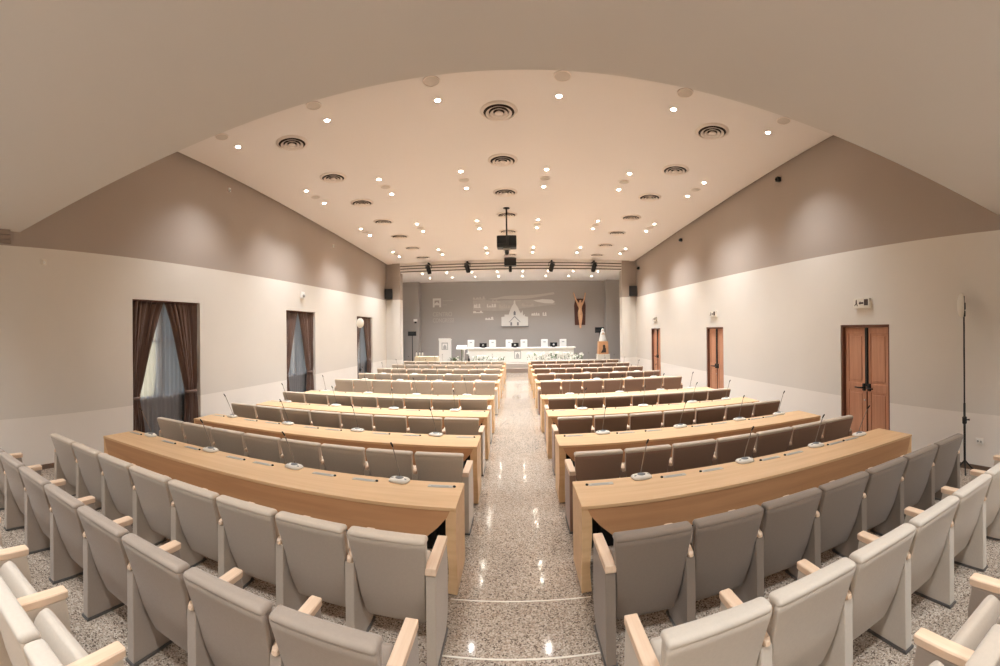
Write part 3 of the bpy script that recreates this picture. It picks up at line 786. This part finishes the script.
build('board', MB().prism([(0, .74), (.34, .92), (.34, .95), (0, .79)], 'x', -.27, .27, .008), M_['white'], t)
build('post', MB().tube([(0, .16, 0), (0, .16, .84)], .022, 12), M_['green'], t)
build('base', MB().lathe([(.16, 0), (.16, .015), (.03, .03), (.001, .03)], (0, .16, 0), 20), M_['silver'], t)
t = thing('bottle', 'small dark bottle standing before left end of stage table', 'bottle', (-2.50, 22.05, S))
build('body', MB().lathe([(.05, 0), (.055, .02), (.055, .22), (.04, .27), (.018, .31), (.018, .38)], (0, 0, 0), 14), M_['black'], t)
build('cap', MB().lathe([(.022, .38), (.022, .42), (.001, .42)], (0, 0, 0), 12), M_['grey'], t)
# flowers and leafy planters along the table front
def flower_box(label, x, y, w, nf, ng, hmax, cat='flowers'):
    rnd = random.Random(int(x*100)+5)
    t = thing('flower_arrangement', label, cat, (x, y, S), 0, 'flower boxes before the stage table')
    build('trough', MB().box((-w/2, -.10, 0), (w/2, .10, .14), .01), M_['white'], t)
    g = MB()
    for i in range(ng):
        px = rnd.uniform(-w/2, w/2); a = rnd.uniform(0, 6.28); L = rnd.uniform(.12, .24); hh = rnd.uniform(.15, hmax)
        dx, dy = math.cos(a)*L, math.sin(a)*L*.5; q = (px, rnd.uniform(-.06, .06), .13)
        mid = (q[0]+dx*.5, q[1]+dy*.5, hh); tip = (q[0]+dx, q[1]+dy, hh-.03); wv = (-math.sin(a)*.03, math.cos(a)*.03)
        g.add([q, (mid[0]+wv[0], mid[1]+wv[1], mid[2]), tip, (mid[0]-wv[0], mid[1]-wv[1], mid[2]), (mid[0], mid[1], mid[2]-.012)], [(0, 1, 4), (0, 4, 3), (1, 2, 4), (4, 2, 3)], True)
        g.tube([q, (mid[0], mid[1], mid[2])], .004, 5)
    o = build('leaves', g, M_['green'], t)
    p = MB()
    for i in range(nf):
        c = (rnd.uniform(-w/2, w/2), rnd.uniform(-.09, .09), rnd.uniform(.18, hmax)); r = rnd.uniform(.035, .065)
        p.ball(c, r*.5, 8, 5)
        for k in range(5):
            a = 2*PI*k/5+i; p.ball((c[0]+r*.7*math.cos(a), c[1]-.02, c[2]+r*.7*math.sin(a)), r*.55, 6, 4, (1, .5, 1))
    build('blossoms', p, M_['petal'], t)
flower_box('leafy green arrangement in white trough beside the lectern', -3.25, 21.98, .45, 3, 40, .38)
flower_box('white flowers in trough under left end of stage table', -1.95, 22.08, .8, 16, 16, .40)
flower_box('white flowers in trough left of the table emblem', -1.05, 22.08, .8, 12, 26, .36)
flower_box('dense white flowers in trough right of the table emblem', .98, 22.06, .9, 34, 16, .56)
flower_box('dense white flowers in trough under right half of stage table', 2.0, 22.06, 1.0, 36, 26, .56)
flower_box('dense white flowers in trough at right end of stage table', 3.0, 22.06, .9, 30, 20, .5)
# side table with bottles, left of the stage
t = thing('side_table', 'low cream-covered side table left of the lectern', 'table', (-4.45, 20.75, 0))
build('tablecloth', MB().prism([(-.62, .05), (.62, .05), (.56, .90), (-.56, .90)], 'y', -.3, .3, .01), M_['cream'], t)
build('leg', MB().box((-.5, -.22, 0), (.5, .22, .05)), M_['blackmetal'], t)
for i, x in enumerate((-.50, -.34, -.20)):
    b = thing('water_bottle', 'pale bottle with dark cap on cream side table, %s' % ('leftmost of three', 'middle of three', 'rightmost of three')[i], 'bottle', (-4.45+x, 20.65, .90), 0, 'bottles on the side table')
    build('body', MB().lathe([(.035, 0), (.04, .01), (.04, .16), (.015, .2), (.015, .22)], (0, 0, 0), 12), M_['offwhite'], b)
    build('cap', MB().lathe([(.018, .215), (.018, .25), (.001, .25)], (0, 0, 0), 10), M_['black'], b)
# screens on stands
def screen_stand(label, x, y, z0, z1, w):
    t = thing('screen_stand', label, 'screen', (x, y, S), 0, 'black screens on floor stands')
    build('screen', MB().box((-w/2, -.03, z0-S), (w/2, .03, z1-S), .01), M_['screen'], t)
    build('pole', MB().tube([(0, .03, .02), (0, .03, z0-S+.1)], .022, 10), M_['blackmetal'], t)
    build('base', MB().lathe([(.22, 0), (.22, .02), (.04, .04), (.001, .04)], (0, .03, 0), 20), M_['blackmetal'], t)
screen_stand('black wide screen on a pole stand at left of stage', -5.66, 22.6, 1.91, 2.15, .46)
screen_stand('black screen on a pole behind the white statue', 4.50, 22.9, 1.97, 2.27, .50)
t = thing('wall_lamp', 'small white and black spotlight on the left stage column', 'light', (-5.75, YW-.65, 2.72))
build('head', MB().box((-.10, -.16, 0), (.10, 0, .14), .02), M_['white'], t); build('mount', MB().box((-.06, -.10, -.10), (.06, 0, 0), .015), M_['black'], t)

# veiled statue on painted pedestal
t = thing('statue', 'white veiled statue standing on an ochre painted pedestal', 'statue', (4.53, 22.2, S))
st = MB(); NS = 28
for_r = [(.20, 1.08), (.195, 1.14), (.17, 1.28), (.145, 1.40), (.12, 1.50), (.105, 1.56), (.075, 1.60), (.07, 1.63), (.075, 1.68), (.06, 1.73), (.03, 1.765), (.002, 1.775)]
R = []
for q, h in for_r:
    R.append([(q*(1+.07*math.cos(9*a)*(1 if h < 1.55 else 0))*math.cos(a), .8*q*(1+.07*math.cos(9*a)*(1 if h < 1.55 else 0))*math.sin(a), h) for a in [2*PI*j/NS for j in range(NS)]])
st.rings(R, True, True); build('robe', st, M_['white'], t)
fc = MB(); fc.ball((0, -.045, 1.66), .042, 12, 8, (.85, .7, 1.15)); fc.ball((0, -.078, 1.655), .010, 8, 6, (.8, 1, 1.4)); build('face', fc, M_['skin'], t)
hd = MB(); hd.tube([(-.06, -.09, 1.44), (-.01, -.13, 1.50), (0, -.125, 1.56)], [.028, .022, .012], 8); hd.tube([(.06, -.09, 1.44), (.01, -.13, 1.50), (0, -.125, 1.56)], [.028, .022, .012], 8); build('folded_hands', hd, M_['skin'], t)
build('pedestal', MB().prism([(-.27, .40), (.27, .40), (.24, 1.08), (-.24, 1.08)], 'y', -.22, .22, .01), M_['ochre'], t)
pf = MB(); pf.ball((.02, -.225, .82), .07, 12, 8, (1, .12, 1.2)); pf.prism([(-.15, .48), (.13, .50), (.12, .70), (.06, .80), (-.03, .80), (-.05, .66)], 'y', -.235, -.221); build('painted_figure', pf, M_['umber'], t)
build('plinth', MB().box((-.32, -.28, 0), (.32, .28, .40), .012), M_['offwhite'], t)

# carved crucifix figure on dark board
t = thing('crucifix', 'carved wooden figure with raised arms on dark board, stage wall', 'sculpture', (3.66, YW-.003, 0))
build('board', MB().prism([(-.30, 2.42), (.30, 2.42), (.34, 3.55), (.26, 3.95), (-.26, 3.95), (-.34, 3.55)], 'y', -.08, 0, .012), M_['darkwood'], t)
def skin_figure(parent):
    J = {'pelvis': (0, -.16, 3.16, .105), 'waist': (.01, -.17, 3.34, .088), 'chest': (0, -.17, 3.56, .115), 'neck': (0, -.18, 3.72, .05), 'head': (.01, -.21, 3.82, .075), 'crown': (.01, -.20, 3.90, .06),
         'sl': (-.14, -.16, 3.66, .062), 'el': (-.26, -.15, 3.92, .045), 'wl': (-.34, -.13, 4.18, .032), 'hl': (-.37, -.12, 4.30, .036),
         'sr': (.14, -.16, 3.66, .062), 'er': (.25, -.15, 3.92, .045), 'wr': (.30, -.13, 4.18, .032), 'hr': (.31, -.12, 4.30, .036),
         'hipl': (-.07, -.16, 3.06, .085), 'kl': (-.05, -.21, 2.72, .058), 'al': (-.02, -.14, 2.36, .038), 'tl': (-.015, -.19, 2.22, .035),
         'hipr': (.08, -.16, 3.06, .085), 'kr': (.06, -.20, 2.74, .058), 'ar': (.025, -.15, 2.38, .038), 'tr': (.03, -.20, 2.24, .035)}
    E = [('pelvis', 'waist'), ('waist', 'chest'), ('chest', 'neck'), ('neck', 'head'), ('head', 'crown'), ('chest', 'sl'), ('sl', 'el'), ('el', 'wl'), ('wl', 'hl'), ('chest', 'sr'), ('sr', 'er'), ('er', 'wr'), ('wr', 'hr'),
         ('pelvis', 'hipl'), ('hipl', 'kl'), ('kl', 'al'), ('al', 'tl'), ('pelvis', 'hipr'), ('hipr', 'kr'), ('kr', 'ar'), ('ar', 'tr')]
    names = list(J)
    me = bpy.data.meshes.new('body'); me.from_pydata([J[n][:3] for n in names], [(names.index(a), names.index(b)) for a, b in E], [])
    o = link('body', me, parent); me.materials.append(M_['skin'])
    o.modifiers.new('skin', 'SKIN'); sv = me.skin_vertices[0].data
    for i, n in enumerate(names): sv[i].radius = (J[n][3], J[n][3]); sv[i].use_root = (n == 'pelvis')
    s = o.modifiers.new('sub', 'SUBSURF'); s.levels = 2; s.render_levels = 2
    return o
skin_figure(t)
hr = MB(); hr.ball((.01, -.185, 3.875), .085, 12, 8, (1, .95, .85)); hr.ball((-.07, -.17, 3.78), .035, 8, 6, (1, 1, 1.8)); hr.ball((.09, -.17, 3.78), .035, 8, 6, (1, 1, 1.8)); build('hair', hr, M_['hair'], t)
lc = MB(); lc.lathe([(.10, 2.98), (.125, 3.04), (.13, 3.14), (.115, 3.22)], (0, -.16, 0), 16); build('loincloth', lc, M_['skin'], t)

# relief of church front and townscape on the stage wall
t = thing('church_relief', 'white church-front relief panel centred on grey stage wall', 'relief', (-.11, YW-.034, 2.40))
ch = [(-.76, 0), (.76, 0), (.76, .52), (.58, .55), (.58, .68), (.48, .60), (.46, .90), (.36, .72), (.26, .90), (.17, 1.10), (.09, 1.22), (.05, 1.28), (.05, 1.40), (.0, 1.50), (-.05, 1.40), (-.05, 1.28), (-.09, 1.22), (-.17, 1.10), (-.26, .90), (-.34, .66), (-.58, .66), (-.58, .55), (-.76, .52)]
build('facade', MB().prism(ch, 'y', -.05, 0), M_['reliefw'], t)
dd = MB()
for x in (-.20, .18): dd.box((x-.05, -.054, .03), (x+.05, -.068, .22))
dd.prism([(-.06, .62), (.06, .62), (.06, .80), (0, .88), (-.06, .80)], 'y', -.054, -.048)
dd.prism([(-.34, .22), (-.30, .22), (0, .52), (.30, .22), (.34, .22), (0, .58)], 'y', -.054, -.048)
build('doorway_lines', dd, M_['grey'], t)
build('ground_line', MB().box((-.80, -.04, -.05), (.80, 0, -.01)), M_['grey'], t)
t = thing('townscape_relief', 'silvery townscape relief with hills behind the white church relief', 'relief', (0, YW-.002, 0))
rg = [(-1.62, 3.98), (-1.2, 4.02), (-.7, 4.12), (-.1, 4.16), (.6, 4.15), (1.2, 4.20), (1.7, 4.26), (2.15, 4.33), (2.2, 4.22), (1.6, 4.12), (1.0, 4.02), (.4, 3.95), (-.2, 3.94), (-.9, 3.98), (-1.2, 3.93)]
build('ridge', MB().prism(rg, 'y', -.03, 0), M_['reliefs'], t)
build('town_body', MB().prism([(-2.5, 3.34), (-1.3, 3.28), (-.6, 3.30), (.4, 3.42), (1.3, 3.52), (2.25, 3.62), (2.2, 3.78), (1.2, 3.92), (.3, 3.9), (-.5, 3.88), (-1.4, 3.86), (-1.9, 3.93), (-2.5, 3.9)], 'y', -.012, 0), M_['reliefg'], t)
hl = MB(); hl.prism([(.95, 3.86), (1.5, 3.93), (2.05, 3.90), (2.2, 3.80), (2.1, 3.68), (1.6, 3.70), (1.2, 3.78)], 'y', -.03, 0); build('hillside', hl, M_['reliefw'], t)
rnd = random.Random(3)
def houses(name, x0, x1, zb, n, hm, mat):
    g = MB(); x = x0; g.box((x0, -.022, zb-.03), (x1-.02, 0, zb+.02))
    for i in range(n):
        w = (x1-x0)/n*rnd.uniform(.45, .95); h = rnd.uniform(.35, 1)*hm; z = zb+rnd.uniform(-.02, .02)
        g.prism([(x, z), (x+w, z), (x+w, z+h*.75), (x+w/2, z+h), (x, z+h*.75)], 'y', -.025, 0); x += (x1-x0)/n
    build(name, g, mat, t)
houses('rooftops', -2.5, -1.75, 3.98, 4, .16, M_['reliefs']); houses('rooftops', -2.45, -2.05, 3.50, 3, .26, M_['reliefw']); houses('rooftops', -1.7, -1.15, 3.52, 4, .2, M_['reliefw'])
houses('rooftops', -2.5, -1.9, 3.20, 3, .12, M_['reliefw']); houses('rooftops', -1.8, -1.3, 2.80, 3, .16, M_['reliefw']); houses('rooftops', -1.4, -.9, 3.78, 5, .14, M_['reliefs'])
houses('rooftops', -1.0, -.35, 3.45, 5, .24, M_['reliefs']); houses('rooftops', .3, 1.0, 3.55, 5, .2, M_['reliefs']); houses('rooftops', .85, 1.35, 3.02, 4, .17, M_['reliefw'])
houses('rooftops', 1.5, 1.75, 3.0, 2, .30, M_['reliefw']); houses('rooftops', 1.6, 2.15, 3.72, 5, .2, M_['reliefs']); houses('rooftops', -.1, .3, 3.85, 3, .1, M_['reliefs'])

# wall lettering and emblem
def text(body, x, z, size, parent=None, name='lettering', mat='reliefw', wx=1):
    cu = bpy.data.curves.new(name, 'FONT'); cu.body = body; cu.size = size; cu.extrude = .012; cu.space_character = 1.0
    o = bpy.data.objects.new(name, cu); COL.objects.link(o); o.location = (0, 0, 0)
    cu.materials.append(M_[mat]); o.parent = parent
    bpy.context.view_layer.update()
    me = bpy.data.meshes.new_from_object(o.evaluated_get(bpy.context.evaluated_depsgraph_get())); bpy.data.objects.remove(o)
    return link(name, me, parent, (x, -.014, z)) if not me.transform(Matrix.Rotation(PI/2, 4, 'X') @ Matrix.Diagonal((wx, 1, 1, 1))) else None
t = thing('wall_emblem', 'square white emblem with arch above the stage wall lettering', 'emblem', (-4.62, YW, 3.55))
g = MB(); g.box((-.24, -.03, 0), (-.14, 0, .52)); g.box((.14, -.03, 0), (.24, 0, .52)); g.box((-.14, -.03, .40), (.14, 0, .52)); g.prism([(-.14, .12), (.14, .12), (.14, .2), (0, .32), (-.14, .2)], 'y', -.03, 0)
build('arch', g, M_['reliefw'], t)
g = MB(); g.box((.34, -.012, .36), (.95, 0, .385)); g.box((.34, -.012, .12), (.60, 0, .145)); build('thin_lines', g, M_['reliefs'], t)
t = thing('wall_lettering', 'raised pale letters in two lines on stage wall left', 'lettering', (-4.88, YW, 0))
text('CENTRO', 0, 3.02, .36, t, mat='reliefs', wx=.80); text('CONGRESSI', 0, 2.66, .36, t, mat='reliefs', wx=.66)

# ------------------------------------------------------------------ world, camera, colour
w = bpy.data.worlds.new('daylight'); scene.world = w; w.use_nodes = True
bg = w.node_tree.nodes['Background']
sky = w.node_tree.nodes.new('ShaderNodeTexSky'); sky.sky_type = 'HOSEK_WILKIE'; sky.turbidity = 9; sky.sun_direction = (.6, .3, .5)
w.node_tree.links.new(sky.outputs[0], bg.inputs[0]); bg.inputs[1].default_value = 6.0

f, cx, cy, roll = 426.5368, 516.7468, 331.2475, -.0112
cam = bpy.data.cameras.new('camera'); co = bpy.data.objects.new('camera', cam); COL.objects.link(co)
cam.type = 'PANO'; cam.panorama_type = 'CENTRAL_CYLINDRICAL'
cam.central_cylindrical_range_u_min = -cx/f; cam.central_cylindrical_range_u_max = (1000-cx)/f
cam.central_cylindrical_range_v_min = (cy-666)/f; cam.central_cylindrical_range_v_max = cy/f
cam.central_cylindrical_radius = 1
c, s = math.cos(roll), math.sin(roll)
co.matrix_world = Matrix(((c, -s, 0, 0), (0, 0, -1, 0), (s, c, 0, 2.1), (0, 0, 0, 1)))
scene.camera = co
scene.view_settings.view_transform = 'Standard'; scene.view_settings.look = 'None'
scene.view_settings.gamma = 1; scene.view_settings.use_curve_mapping = False
scene.view_settings.exposure = 1.6
scene.cycles.diffuse_bounces = 8
